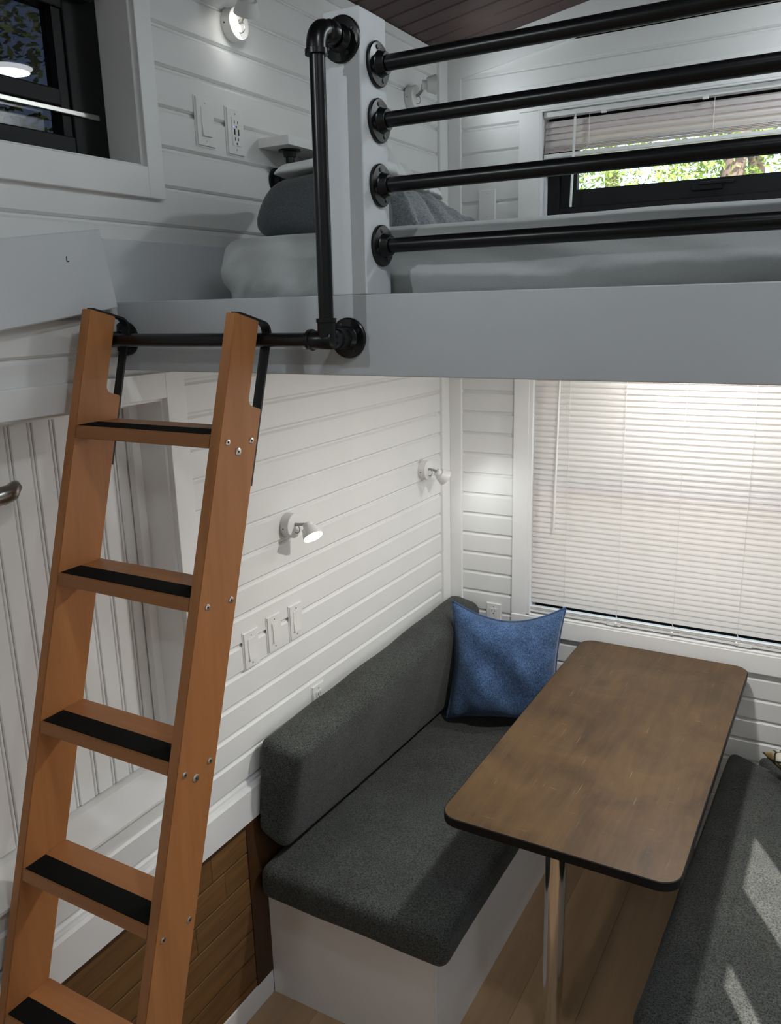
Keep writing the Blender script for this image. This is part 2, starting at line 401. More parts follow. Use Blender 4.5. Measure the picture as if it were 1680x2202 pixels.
# ceiling: one slope, boards across
mb = MB(); mb.prism([(-0.14, zc(-.14) + 0.014), (XR + 0.13, zc(XR + .13) + 0.014), (XR + 0.13, zc(XR + .13) + 0.12), (-0.14, zc(-.14) + 0.12)], YB - 0.13, YF + 0.14, 1)
ceiling = struct('ceiling', mb, M['ceil'])
cw = 0.0935; th = 0.014; ch = 0.005
mb = MB(); mbv = []
def ceil_board():
    m_ = MB(); L = XR
    pts = [(0, th), (0, ch), (ch, 0), (cw - 0.004 - ch, 0), (cw - 0.004, ch), (cw - 0.004, th)]
    A = [m_.bm.verts.new((0, p[0], zc(0) + p[1])) for p in pts]; Bv = [m_.bm.verts.new((L, p[0], zc(L) + p[1])) for p in pts]
    m_.bm.faces.new(A); m_.bm.faces.new(list(reversed(Bv)))
    for i in range(6): m_.bm.faces.new((A[i], Bv[i], Bv[(i + 1) % 6], A[(i + 1) % 6]))
    bmesh.ops.recalc_face_normals(m_.bm, faces=m_.bm.faces[:]); return m_.mesh('plank', M['ceil'])
cm = ceil_board(); y = YF - cw
while y > YB: link('plank', cm, ceiling, (0, y, 0)); y -= cw

# ------------------------------------------------------------------ trims
def slope_trim(name, y0, y1, drop, x0=0.0, x1=XR):
    return struct(name, MB().prism([(x0, zc(x0) - drop), (x1, zc(x1) - drop), (x1, zc(x1)), (x0, zc(x0))], y0, y1, 1), M['trim'])
slope_trim('trim_1', YF - 0.010, YF + 0.008, 0.096)
struct('trim_2', B(-0.008, 0.010, -1.2, YF, 2.972, 2.999), M['trim'])
for i, (z0, z1) in enumerate(((0.0, 1.99), (2.05, 2.975))):
    struct('trim_%d' % (3 + 2 * i), B(-0.008, 0.011, 2.962, YF, z0, z1, bev=0.002), M['trim'])
    struct('trim_%d' % (4 + 2 * i), B(0.0111, 0.062, YF - 0.011, YF + 0.008, z0, z1 if i == 0 else 2.92, bev=0.002), M['trim'])
# white skirting board above the wainscot
mb = MB().prism([(-0.008, 0.655), (0.016, 0.655), (0.016, 0.752), (0.010, 0.760), (-0.008, 0.760)], 0.78, 2.9, 1); struct('trim_7', mb, M['trim'])
struct('trim_8', B(-0.008, 0.0118, 1.6225, 1.80, 0.0845, 0.655), M['wtrim'])
struct('trim_9', B(-0.008, 0.0145, 0.78, 1.622, 0.643, 0.655), M['wtrim'])
struct('baseboard_left', B(-0.008, 0.012, 0.78, 1.70, 0.0, 0.084, bev=0.003), M['trim'])
# stained pine wainscot boards
link('backing_board', B(-0.0085, -0.003, 0.781, 1.622, 0.085, 0.654).mesh('backing_board', M['wtrim']), wall_left)
wz = [0.084, 0.113, 0.202, 0.292, 0.383, 0.472, 0.560, 0.643]
for k in range(7):
    z0, z1 = wz[k], wz[k + 1]
    cut = {5: (1.30, 1.52), 4: (1.39,), 2: (1.0,), 3: (1.1,), 6: (1.47,)}.get(k, ())
    ys_ = [0.78, *cut, 1.622]
    for a, b_ in zip(ys_, ys_[1:]):
        plank(wall_left, 1, b_ - a - 0.0015, z1 - z0 - 0.005, 0.018, M['wains'], (-0.008, a, z0 + 0.0025), cham=0.001, face='x+')
# sloping board and ledger along the left wall
s = -0.13
bx0, bx1 = -0.008, 0.034
mb = MB(); pts = [(1.317, 2.1266), (0.62, 2.1266 + s * 0.70), (0.600, 2.1266 + s * 0.70 + 0.162), (1.289, 2.2875)]
mb.prism(pts, bx0, bx1, 0); bmesh.ops.bevel(mb.bm, geom=mb.bm.edges[:], offset=0.0025, segments=1, affect='EDGES'); struct('trim_10', mb, M['beam'])
t10 = bpy.data.objects['trim_10']
for p_ in ([(.0344, 1.1935, 2.2290), (.0344, 1.1935, 2.2195)], [(.0344, 1.1935, 2.2195), (.0344, 1.1985, 2.2190)]): part('dent', MB().tube(p_, .0009, 6), M['dark'], t10)
struct('trim_11', B(-0.008, 0.004, 1.318, 2.962, 2.05, 2.272, bev=0.0015), M['beam'])

# ------------------------------------------------------------------ loft: beam, deck, post
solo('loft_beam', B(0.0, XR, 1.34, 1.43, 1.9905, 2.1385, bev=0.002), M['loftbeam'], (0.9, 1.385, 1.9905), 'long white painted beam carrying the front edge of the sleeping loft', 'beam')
t = thing('loft_deck', 'white underside of the sleeping loft above the dinette', 'loft deck', (0.92, 2.2, 2.03))
for k in range(8):
    w = (XR - 0.002) / 8; part('panel', B(0.001 + k * w, 0.001 + (k + 1) * w - 0.002, 1.431, YF - 0.012, 2.03, 2.083), M['white'], t)
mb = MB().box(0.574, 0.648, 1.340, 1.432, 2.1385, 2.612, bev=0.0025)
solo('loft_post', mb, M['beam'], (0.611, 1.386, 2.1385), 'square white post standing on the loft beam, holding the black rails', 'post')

# ------------------------------------------------------------------ windows
def casing(parent, bx): part('casing', bx, M['trim'], parent)
# window_1 loft, window_2 dinette: frames set in the far wall
w1 = tag(empty('window_1', (0.9, YF, 2.40)), kind='structure'); y0, y1 = YF + 0.065, YF + 0.115
part('jamb', B(W1[0] - 0.0, W1[0] + 0.006, YF - 0.012, YF + 0.12, 2.40, W1[3]), M['trim'], w1)
part('jamb', B(W1[1] - 0.006, W1[1], YF - 0.012, YF + 0.12, 2.40, W1[3]), M['trim'], w1)
part('jamb', B(W1[0] + .006, W1[1] - .006, YF - 0.012, YF + 0.12, W1[3] - 0.005, W1[3]), M['trim'], w1)
part('casing', B(0.293, 0.372, YF - 0.012, YF + 0.008, 2.12, 2.770, bev=0.002), M['trim'], w1)
part('casing', B(1.430, 1.505, YF - 0.012, YF + 0.008, 2.12, 2.770, bev=0.002), M['trim'], w1)
part('casing', B(0.293, 1.505, YF - 0.0121, YF + 0.008, 2.7705, 2.855, bev=0.002), M['trim'], w1)
fx0, fx1, fz0, fz1 = 0.378, 1.424, 2.402, 2.764
part('frame', B(fx0, fx0 + 0.045, y0, y1, fz0, fz1, bev=0.003), M['black'], w1)
part('frame', B(fx1 - 0.045, fx1, y0, y1, fz0, fz1, bev=0.003), M['black'], w1)
part('frame', B(fx0 + .045, fx1 - .045, y0, y1, fz0, fz0 + 0.045, bev=0.003), M['black'], w1)
part('frame', B(fx0 + .045, fx1 - .045, y0, y1, fz1 - 0.045, fz1, bev=0.003), M['black'], w1)
sx0, sx1, sz0, sz1 = fx0 + .046, fx1 - .046, fz0 + .046, fz1 - .046
sh = MB(); sh.box(sx0, sx0 + .060, y0 + .012, y1 - .01, sz0, sz1); sh.box(sx1 - .060, sx1, y0 + .012, y1 - .01, sz0, sz1)
sh.box(sx0 + .06, sx1 - .06, y0 + .012, y1 - .01, sz0, sz0 + .058); sh.box(sx0 + .06, sx1 - .06, y0 + .012, y1 - .01, sz1 - .05, sz1)
sash = part('sash', sh, M['black'], w1)
part('pane', B(sx0 + .058, sx1 - .058, y0 + .030, y0 + .034, sz0 + .056, sz1 - .048), M['glass'], w1)
hd = MB().box(0.885, 0.985, y0 - .006, y0 + .012, sz0 + .020, sz0 + .044, bev=.004); hd.box(0.91, 1.02, y0 - .014, y0 - .004, sz0 + .036, sz0 + .046, bev=.003)
part('handle', hd, M['black'], sash)

w2 = tag(empty('window_2', (0.9, YF, 0.873)), kind='structure')
part('casing', B(0.287, 0.350, YF - 0.013, YF + 0.008, 0.8735, 1.93, bev=0.002), M['trim'], w2)
part('casing', B(1.46, 1.523, YF - 0.013, YF + 0.008, 0.8735, 1.93, bev=0.002), M['trim'], w2)
part('casing', B(0.287, 1.523, YF - 0.0131, YF + 0.008, 1.9305, 1.992, bev=0.002), M['trim'], w2)
part('apron', B(0.287, 1.523, YF - 0.018, YF + 0.008, 0.7955, 0.873, bev=0.004), M['trim'], w2)
part('sill', B(0.3646, 1.4484, YF - 0.016, YF + 0.10, 0.8735, 0.8785), M['trim'], w2)
for a, b_ in ((0.350, 0.3645), (1.4485, 1.46)): part('jamb', B(a, b_, YF - 0.012, YF + 0.12, 0.8785, 1.93), M['trim'], w2)
y0, y1 = YF + 0.062, YF + 0.115
part('frame', B(0.3646, 0.405, y0, y1, 0.879, 1.929), M['black'], w2); part('frame', B(1.405, 1.4484, y0, y1, 0.879, 1.929), M['black'], w2)
part('frame', B(0.405, 1.405, y0, y1, 0.879, 0.930), M['black'], w2); part('frame', B(0.405, 1.405, y0, y1, 1.882, 1.929), M['black'], w2)
part('meeting_rail', B(0.405, 1.405, y0 + .005, y1, 1.395, 1.440), M['black'], w2)
part('pane', B(0.404, 1.406, y0 + .03, y0 + .034, 0.929, 1.396), M['glass'], w2); part('pane', B(0.404, 1.406, y0 + .03, y0 + .034, 1.439, 1.883), M['glass'], w2)

w3 = tag(empty('window_3', (0, 1.0, 2.4315)), kind='structure')
a, b_, c, d = W3
part('jamb', B(-0.135, 0.0, b_ - 0.006, b_, c, d), M['trim'], w3)
part('jamb', B(-0.135, 0.0, a, a + 0.006, c, d), M['trim'], w3)
part('stool', B(-0.135, 0.001, a + .006, b_ - .006, c, c + 0.005), M['trim'], w3)
part('jamb', B(-0.135, 0.0, a + .006, b_ - .006, d - 0.005, d), M['trim'], w3)
part('casing', B(-0.008, 0.015, b_, 1.511, 2.3655, d + 0.055, bev=0.002), M['trim'], w3)
part('casing', B(-0.008, 0.015, a - .05, a, 2.3655, d + 0.055, bev=0.002), M['trim'], w3)
part('casing', B(-0.008, 0.015, a, b_, 2.3655, c, bev=0.002), M['trim'], w3)
part('casing', B(-0.008, 0.015, a, b_, d, d + 0.055, bev=0.002), M['trim'], w3)
xa, xb = -0.138, -0.092
part('frame', B(xa, xb, b_ - .100, b_ - .007, c + .006, d - .006, bev=.003), M['black'], w3); part('frame', B(xa, xb, a + .007, a + .10, c + .006, d - .006, bev=.003), M['black'], w3)
part('frame', B(xa, xb, a + .10, b_ - .10, c + .006, c + .058, bev=.003), M['black'], w3); part('frame', B(xa, xb, a + .10, b_ - .10, d - .09, d - .006, bev=.003), M['black'], w3)
part('sash', B(xa + .005, xb - .006, b_ - .125, b_ - .1005, c + .0585, d - .0905), M['black'], w3)
part('meeting_rail', B(xa + .002, xb - .002, a + .1005, b_ - .1255, c + .115, c + .150, bev=.003), M['black'], w3)
part('rail_strip', B(xb - .002, xb + .004, a + .1005, b_ - .03, c + .100, c + .112, bev=.002), M['nickel'], w3)
part('pane', B(-0.121, -0.118, a + .10, b_ - .125, c + .149, d - .089), M['glass_t'], w3); part('pane', B(-0.131, -0.128, a + .10, b_ - .11, c + .057, c + .116), M['glass_t'], w3)
part('screen_box', B(-0.110, -0.055, a + .01, b_ - .040, d - .070, d - .006, bev=.010), M['black'], w3)

w4 = tag(empty('window_4', (XR, 1.1, 0.95)), kind='structure')
a, b_, c, d = SUNO
part('pane', B(XR + .10, XR + .104, a, b_, c, d), M['glass'], w4)
for y0, y1, z0, z1 in ((a - .05, a, c - .05, d + .05), (b_, b_ + .05, c - .05, d + .05), (a, b_, d, d + .05), (a, b_, c - .05, c)): part('casing', B(XR - .012, XR + .009, y0, y1, z0, z1), M['trim'], w4)
sun_panels = thing('added_sun_panels', 'added white panels, out of view, whose narrow gaps let bands of sun through the right wall window', 'light panel', (XR, 1.0, 0.9))  # added unseen panels; their gaps shape the sun bands on the right bench
h1, h2 = SUNH
for y0, y1, z0, z1 in ((a, h2[0], c, d), (h2[1], h1[0], c, d), (h1[1], b_, c, d), (h2[0], h2[1], h2[3], d), (h1[0], h1[1], h1[3], d), (h2[0], h2[1], c, h2[2]), (h1[0], h1[1], c, h1[2])):
    part('panel', B(XR + .010, XR + .016, y0, y1, z0, z1), M['trim'], sun_panels)

# ------------------------------------------------------------------ raised beadboard door in the left wall
d1 = tag(empty('door_1', (0, 1.05, 0.905)), kind='structure')
part('casing', B(-0.008, 0.016, 1.456, 1.5195, 0.907, 1.9770, bev=.002), M['trim'], d1)
part('casing', B(-0.008, 0.016, 0.60, D1[0], 0.90, 1.9770, bev=.002), M['trim'], d1)
part('casing', B(-0.008, 0.0161, D1[0], 1.456, 1.9165, 1.9770, bev=.002), M['trim'], d1)
part('jamb', B(-0.135, 0.0, 1.449, 1.456, 0.905, 1.9165), M['trim'], d1)
part('jamb', B(-0.135, 0.0, D1[0], D1[0] + .007, 0.905, 1.9165), M['trim'], d1)
part('jamb', B(-0.135, 0.0, D1[0] + .007, 1.449, 1.9095, 1.9165), M['trim'], d1)
part('stop', B(-0.102, -0.082, 1.424, 1.449, 0.93, 1.9095), M['trim'], d1)
part('stop', B(-0.102, -0.082, D1[0] + .007, 1.424, 1.894, 1.9095), M['trim'], d1)
part('threshold', MB().prism([(-0.135, 0.905), (0.004, 0.905), (0.004, 0.912), (-0.085, 0.945), (-0.135, 0.945)], D1[0] + .007, 1.449, 1), M['trim'], d1)
slab = part('door_panel', B(-0.134, -0.114, D1[0] + .010, 1.446, 0.948, 1.907), M['trim'], d1)
yb = 1.446; bw = 0.0566
while yb - bw > D1[0] + 0.01:
    lo = slab.location
    plank(slab, 2, 0.954, bw - 0.0115, 0.007, M['trim'], Vector((-0.114, yb - bw + .0055, 0.950)) - d1.location, cham=0.0022, face='v')
    mbb = _pl.get('bead') 
    if mbb is None:
        _pl['bead'] = MB().tube([(0, 0, 0), (0, 0, 0.954)], 0.0042, 8).mesh('bead', M['trim'], 60)
    link('bead', _pl['bead'], slab, Vector((-0.1125, yb - bw, 0.950)) - d1.location)
    yb -= bw
kx, ky, kz = -0.107, 1.028, 1.757
h = MB().lathe([(0, .030), (.006, .031), (.010, .028), (.014, .014), (.040, .012), (.052, .017), (.060, .015)], (kx, ky, kz), (1, 0, 0), 28)
hb = part('door_handle', h, M['nickel'], d1, 40, 'satin nickel lever handle')
lv = MB().tube([(kx + .048, ky - .012, kz), (kx + .053, ky + .010, kz + .002), (kx + .056, ky + .030, kz + .006), (kx + .050, ky + .046, kz + .016), (kx + .046, ky + .050, kz + .024)], [.014, .020, .018, .014, .007], 16)
part('lever', lv, M['nickel'], hb, 60)

# ------------------------------------------------------------------ blinds
def blind(name, label, x0, x1, yc, ztop, zbot, n, pitch, tilt, w, mat, cords, stack=0):
    tt = thing(name, label, 'blind', ((x0 + x1) / 2, yc, zbot))
    L = x1 - x0; mb_ = MB(); prof = []
    for i in range(7):
        u = (i / 6 - .5) * w; cr = 0.0034 * (1 - (2 * i / 6 - 1) ** 2); prof.append((u, cr))
    ct, st = math.cos(tilt), math.sin(tilt)
    P = [Vector((0, -(u * ct) - cr * st, -(u * st) + cr * ct)) for u, cr in prof]   # +u edge: forward and down
    Q = [p + Vector((0, .0007 * st, -.0007 * ct)) for p in P]
    rings = []
    for sx in (0, L):
        rings.append([mb_.bm.verts.new(p + Vector((sx, 0, 0))) for p in P + list(reversed(Q))])
    A, Bq = rings; k = len(A)
    for i in range(k): mb_.bm.faces.new((A[i], A[(i + 1) % k], Bq[(i + 1) % k], Bq[i]))
    mb_.bm.faces.new(A); mb_.bm.faces.new(list(reversed(Bq))); bmesh.ops.recalc_face_normals(mb_.bm, faces=mb_.bm.faces[:])
    me = mb_.mesh('slat', mat, 50)
    for i in range(n): 
        o = link('slat', me, tt, (x0 - tt.location.x, 0, ztop - pitch * i - zbot)); o.rotation_euler.x = random.uniform(-.010, .010)
    for i in range(stack):
        o = link('slat', me, tt, (x0 - tt.location.x, 0, 0.020 + 0.0045 * i)); o.rotation_euler.x = -tilt + 0.18 + random.uniform(-.05, .05)
    for cx_ in cords: part('ladder_cord', MB().tube([(cx_, yc - w * .5 * ct - .003, ztop + .02), (cx_, yc - w * .5 * ct - .003, zbot + .005)], .0008, 6), M['plastic'], tt)
    return tt
bx0, bx1 = 0.3665, 1.447
bl = blind('mini_blind', 'wide white mini blind lowered and closed over the dinette window', bx0, bx1, YF + 0.012, 1.858, 0.8865, 44, 0.0214, math.radians(62), 0.0255, M['slat'], (0.505, 0.715, 0.925, 1.152, 1.36))
part('headrail', B(bx0 - .004, bx1 + .003, YF - .006, YF + .03, 1.882, 1.922, bev=.002), M['plastic'], bl)
br = MB().box(bx0 - .004, bx1 + .003, YF - .001, YF + .025, 0.8865, 0.8975, bev=.002)
for k in range(3): br.box(bx0 - .003, bx1 + .002, YF - .003, YF + .022, 0.900 + .0038 * k, 0.9022 + .0038 * k)
rail = part('bottom_rail', br, M['plastic'], bl)
for cx_ in (0.680, 1.150): part('hold_down_clip', B(cx_, cx_ + .055, YF - .006, YF - .001, .885, .8985, bev=.001), M['plastic'], rail)
for cx_ in (0.505, 0.715, 0.925, 1.152, 1.36): 
    part('cord_plug', MB().lathe([(0, .006), (.008, .006), (.010, .003)], (cx_, YF - .0035, .896), (0, -1, -.3), 10), M['plastic'], rail)
    part('cord_loop', MB().tube([(cx_, YF - .014, .935), (cx_ + .008, YF - .016, .922), (cx_ + .016, YF - .012, .912), (cx_ + .01, YF - .008, .904), (cx_, YF - .006, .900)], .0009, 6), M['plastic'], rail)
wd = MB().tube([(0.472, YF - .018, 1.90), (0.472, YF - .018, 1.83)], .0022, 8); part('wand_hook', wd, M['plastic'], bl, 60)
part('tilt_wand', MB().tube([(0.4705, YF - .019, 1.835), (0.4615, YF - .022, 1.243)], .0042, 6), M['plastic'], bl)
lb = blind('loft_blind', 'white blind pulled halfway up in the loft window', W1[0] + .012, W1[1] - .012, YF + 0.020, 2.724, 2.612, 4, 0.0205, math.radians(60), 0.0255, M['slat2'], (0.543, 0.952, 1.33), 5)
part('headrail', B(W1[0] + .008, W1[1] - .008, YF + .002, YF + .036, 2.746, 2.764, bev=.002), M['plastic'], lb)
part('bottom_rail', B(W1[0] + .010, W1[1] - .010, YF + .004, YF + .034, 2.611, 2.625, bev=.003), M['plastic'], lb)
part('tilt_wand', MB().tube([(0.4975, YF - .006, 2.735), (0.4905, YF - .010, 2.44)], .0045, 6), M['plastic'], lb)
part('wand_hook', MB().tube([(0.4985, YF + .0, 2.752), (0.4985, YF - .006, 2.745), (0.4975, YF - .006, 2.733)], .0022, 8), M['plastic'], lb, 60)
for cx_ in (0.585, 0.915, 1.25): part('bracket_clip', B(cx_, cx_ + .018, YF - .001, YF + .008, 2.738, 2.7455, bev=.001), M['plastic'], lb)

# ------------------------------------------------------------------ pipe fittings
def flange_mb(c, axis, r=0.0375):
    m_ = MB().lathe([(0, r), (.0045, r), (.0065, r - .002), (.008, .0225), (.010, .0205), (.021, .0185), (.022, .0175)], c, axis, 32)
    return m_
def screws(c, axis, parent, r=.027, ang0=.5, world=True):
    d = Vector(axis).normalized(); up = Vector((0, 0, 1)) if abs(d.z) < .9 else Vector((1, 0, 0)); a = d.cross(up).normalized(); b2 = d.cross(a)
    for k in range(4):
        an = ang0 + k * PI / 2; p = Vector(c) + (a * math.cos(an) + b2 * math.sin(an)) * r
        part('screw', MB().lathe([(.006, .0042), (.0085, .004), (.009, .003)], p, d, 12), M['hole'], parent, 40, world=world)
M['hole'] = simple('flange_screw', (0.012, 0.012, 0.013), 0.45)
PR = 0.0133; ry, rz, hx = 1.261, 2.0605, 0.609
rail_t = thing('ladder_rail', 'black iron pipe hook rail with tall upright grab bar beside the ladder top', 'pipe rail', (hx, 1.30, 2.0))
part('horizontal_pipe', MB().tube([(0.022, ry, rz), (hx - .02, ry, rz)], PR, 20), M['pipe'], rail_t, 60)
el0 = MB().tube([(0.020, 1.318, rz), (0.020, 1.300, rz), (0.0205, ry + .012, rz), (0.024, ry + .004, rz), (0.032, ry + .0005, rz), (0.045, ry, rz)], [.0165, .0168, .0172, .0172, .0168, .0165], 20); part('elbow', el0, M['pipe'], rail_t, 60)
for nm, c in (('flange', (0.024, 1.34, rz)), ('flange', (hx - .003, 1.34, rz)), ('flange', (0.613, 1.34, 2.564))):
    fl = part(nm, flange_mb(c, (0, -1, 0)), M['pipe'], rail_t, 35); screws(c, (0, -1, 0), fl)
part('vertical_pipe', MB().tube([(hx, ry, rz + .02), (hx + .004, ry, 2.545)], PR, 20), M['pipe'], rail_t, 60)
te = MB().tube([(hx - .040, ry, rz), (hx - .038, ry, rz), (hx - .031, ry, rz), (hx - .030, ry, rz), (hx + .012, ry, rz), (hx + .016, ry, rz)], [.0165, .0195, .0195, .0168, .0168, .012], 20)
te.tube([(hx, ry, rz), (hx, ry, rz + .030), (hx, ry, rz + .031), (hx, ry, rz + .038)], [.0165, .0165, .0182, .0182], 20); te.tube([(hx, ry, rz), (hx, ry + .030, rz), (hx, ry + .031, rz), (hx, ry + .055, rz)], [.0165, .0165, .0190, .0185], 20)
part('tee', te, M['pipe'], rail_t, 50)
hx2 = 0.612; ez = 2.535
ar = [(hx2, ry, ez - .008), (hx2, ry, ez - .001), (hx2, ry, ez), (hx2, ry + .001, ez + .014)]
arc = [(hx2, ry + .029 - .029 * math.cos(a_), ez + .002 + .029 * math.sin(a_)) for a_ in [k * PI / 14 for k in range(0, 8)]]
pth = [(hx2, ry, ez - .012), (hx2, ry, ez - .004), (hx2, ry, ez - .003)] + arc + [(hx2 + .002, ry + .033, ez + .031), (hx2 + .002, ry + .034, ez + .031), (hx2 + .003, ry + .048, ez + .031)]
part('elbow', MB().tube(pth, [.0195, .0195, .0172] + [.0170] * len(arc) + [.0172, .0192, .0185], 20), M['pipe'], rail_t, 50)

# guard rails: local x along the pipe
RL = XR - 0.648
rp = MB().tube([(0.004, 0, 0), (RL - .004, 0, 0)], PR, 20).mesh('pipe', M['pipe'], 60)
f1 = flange_mb((0, 0, 0), (1, 0, 0)).mesh('flange', M['pipe'], 35); f2 = flange_mb((RL, 0, 0), (-1, 0, 0)).mesh('flange', M['pipe'], 35)
for zr, nm in ((2.5315, 'topmost black pipe rail of the loft guard, highest of the four'), (2.4395, 'second black pipe rail from the top of the loft guard'),
               (2.3305, 'third black pipe rail from the top of the loft guard'), (2.2255, 'lowest black pipe rail of the loft guard, just above the beam')):
    g_ = thing('guard_rail', nm, 'rail', (0.648, 1.397, zr), 'black pipe rails of the loft guard')
    link('pipe', rp, g_); o = link('flange', f1, g_); screws((0, 0, 0), (1, 0, 0), o, .027, .35, False); link('flange', f2, g_)

# ------------------------------------------------------------------ ladder
KL = 0.985; CAMP = Vector((1.45, 0, 2.12)); P0 = CAMP + (Vector((0.4525, 1.2026, 2.1126)) - CAMP) * KL; U = Vector((0.9993, -0.0138, -0.0346)).normalized(); D = Vector((-0.0315, -0.2557, -0.9660)); D = (D - U * D.dot(U)).normalized(); V = D.cross(U)
if V.y < 0: V = -V
T, Wd, dd, nd = 0.0236, 0.402, 0.1060, 0.0677
def LP(u, v, s_): return P0 + U * u + V * v + D * s_
S_END = (P0.z - 0.002) / -D.z
lad = thing('loft_ladder', 'maple ladder with black grip strips, hooked on the black pipe rail', 'ladder', (0.17, 0.66, 0.0))
for uo in (0.0, -Wd + T):
    prof = [(0, 0), (nd, 0), (nd, .146), (nd + .003, .1525), (nd + .010, .157), (dd, .158), (dd, S_END + (dd * V.z / -D.z if False else 0)), (0, S_END)]
    # foot cut level with the floor
    def s_floor(v): return (P0.z + V.z * v - 0.0005) / -D.z
    prof[6] = (dd, s_floor(dd)); prof[7] = (0, s_floor(0))
    m_ = MB(); A = [m_.bm.verts.new(LP(uo, v, s_)) for v, s_ in prof]; Bv = [m_.bm.verts.new(LP(uo - T, v, s_)) for v, s_ in prof]; n = len(prof)
    m_.bm.faces.new(A); m_.bm.faces.new(list(reversed(Bv)))
    for i in range(n): m_.bm.faces.new((A[i], Bv[i], Bv[(i + 1) % n], A[(i + 1) % n]))
    bmesh.ops.recalc_face_normals(m_.bm, faces=m_.bm.faces[:])
    bmesh.ops.bevel(m_.bm, geom=m_.bm.edges[:], offset=.0018, segments=2, affect='EDGES')
    st = part('stile', m_, M['maple_v'], lad, 40)
    # hook strap: over the top, round the bend and down the back
    vb = dd + .0022; pth = [(.012, -.0022), (vb - .022, -.0022)] + [(vb - .022 + .022 * math.sin(a_), -.0022 + .022 * (1 - math.cos(a_))) for a_ in [k * PI / 12 for k in range(1, 7)]] + [(vb, .10), (vb, .22), (vb, .306)]
    part('hook_strap', MB().strip([LP(uo - T / 2, v, s_) for v, s_ in pth], U, .0205, .0042), M['strap'], lad, 50)
    out = 1 if uo == 0.0 else -1; ub = uo if uo == 0.0 else uo - T
    bl_ = [(.0224, .231), (.0882, .2205), (.0245, .5355), (.0888, .525), (.0205, .849), (.0872, .837), (.019, .162 + 1.0), (.0866, 1.1505), (.019, 1.475), (.0866, 1.463), (.019, 1.788), (.0866, 1.776)]
    big = [(.0545, .245), (.0527, .8625), (.0527, 1.488)]
    for (v, s_), r in [(q, .0062) for q in bl_] + [(q, .0078) for q in big]:
        bo = part('bolt', MB().lathe([(0, r), (.0012, r), (.0018, r - .001)], LP(ub, v, s_), U * out, 20), M['steel'], st, 40)
        part('socket', MB().lathe([(.0017, .0024), (.0022, .0022)], LP(ub, v, s_), U * out, 8), M['dark'], st, 40)
tz = [2.12 + (q - 2.12) * KL for q in (1.8955, 1.6005, 1.3000, 0.9955, 0.6920, 0.390, 0.088)]
for z_ in tz:
    sf = (P0.z - z_) / -D.z; pL = LP(-Wd + T + .0005, 0, sf); pR = LP(-T - .0005, 0, sf)
    yf = (pL.y + pR.y) / 2 - .0008; yb_ = yf + .1105
    tr = MB().hexa([(pL.x, yf - .0063, z_ - .0245), (pR.x, yf - .0063, z_ - .0245), (pR.x, yb_ - .0063, z_ - .0245), (pL.x, yb_ - .0063, z_ - .0245), (pL.x, yf, z_), (pR.x, yf, z_), (pR.x, yb_, z_), (pL.x, yb_, z_)])
    bmesh.ops.bevel(tr.bm, geom=tr.bm.edges[:], offset=.0016, segments=2, affect='EDGES')
    trd = part('tread', tr, M['maple_h'], lad, 40)
    part('grip_strip', B(pL.x + .0045, pR.x - .0015, yf + .003, yf + .053, z_, z_ + .0012), M['grip'], trd)

# ------------------------------------------------------------------ table
table = thing('dinette_table', 'worn brown dinette table with black edge on a chrome pedestal', 'table', (0.865, 1.885, 0.0))
def round_rect(x0, x1, y0, y1, r, n=8):
    pts = []
    for cx_, cy_, a0 in ((x1 - r, y1 - r, 0), (x0 + r, y1 - r, PI / 2), (x0 + r, y0 + r, PI), (x1 - r, y0 + r, 1.5 * PI)):
        pts += [(cx_ + r * math.cos(a0 + k * PI / 2 / n), cy_ + r * math.sin(a0 + k * PI / 2 / n)) for k in range(n + 1)]
    return pts
tx0, tx1, ty0, ty1, tzp = 0.5995, 1.2065, 1.699, 3.0, 0.825
m_ = MB().prism(round_rect(tx0 + .0025, tx1 - .0025, ty0 + .0025, ty1 - .0025, .050), tzp - .022, tzp, 2); part('tabletop', m_, M['table'], table)
m_ = MB(); o_ = round_rect(tx0, tx1, ty0, ty1, .0525); i_ = round_rect(tx0 + .0024, tx1 - .0024, ty0 + .0024, ty1 - .0024, .050); n = len(o_)
vv = [[m_.bm.verts.new((p[0], p[1], z_)) for p in L_] for L_, z_ in ((o_, tzp - .024), (o_, tzp - .0015), (i_, tzp + .0003), (i_, tzp - .024))]
for k in range(4):
    for j in range(n): m_.bm.faces.new((vv[k][j], vv[k][(j + 1) % n], vv[(k + 1) % 4][(j + 1) % n], vv[(k + 1) % 4][j]))
bmesh.ops.recalc_face_normals(m_.bm, faces=m_.bm.faces[:]); part('edge_band', m_, M['black'], table, 40)
lx, ly = 0.862, 1.888
part('leg', MB().tube([(lx, ly, .012), (lx, ly, tzp - .03)], .0285, 32), M['chrome'], table, 60)
part('mounting_cup', MB().lathe([(0, .085), (.006, .085), (.010, .040), (.022, .034), (.030, .032)], (lx, ly, tzp - .0225), (0, 0, -1), 32), M['chrome'], table, 40)
part('floor_cup', MB().lathe([(0, .090), (.006, .088), (.012, .040), (.030, .033)], (lx, ly, 0.0), (0, 0, 1), 32), M['chrome'], table, 40)

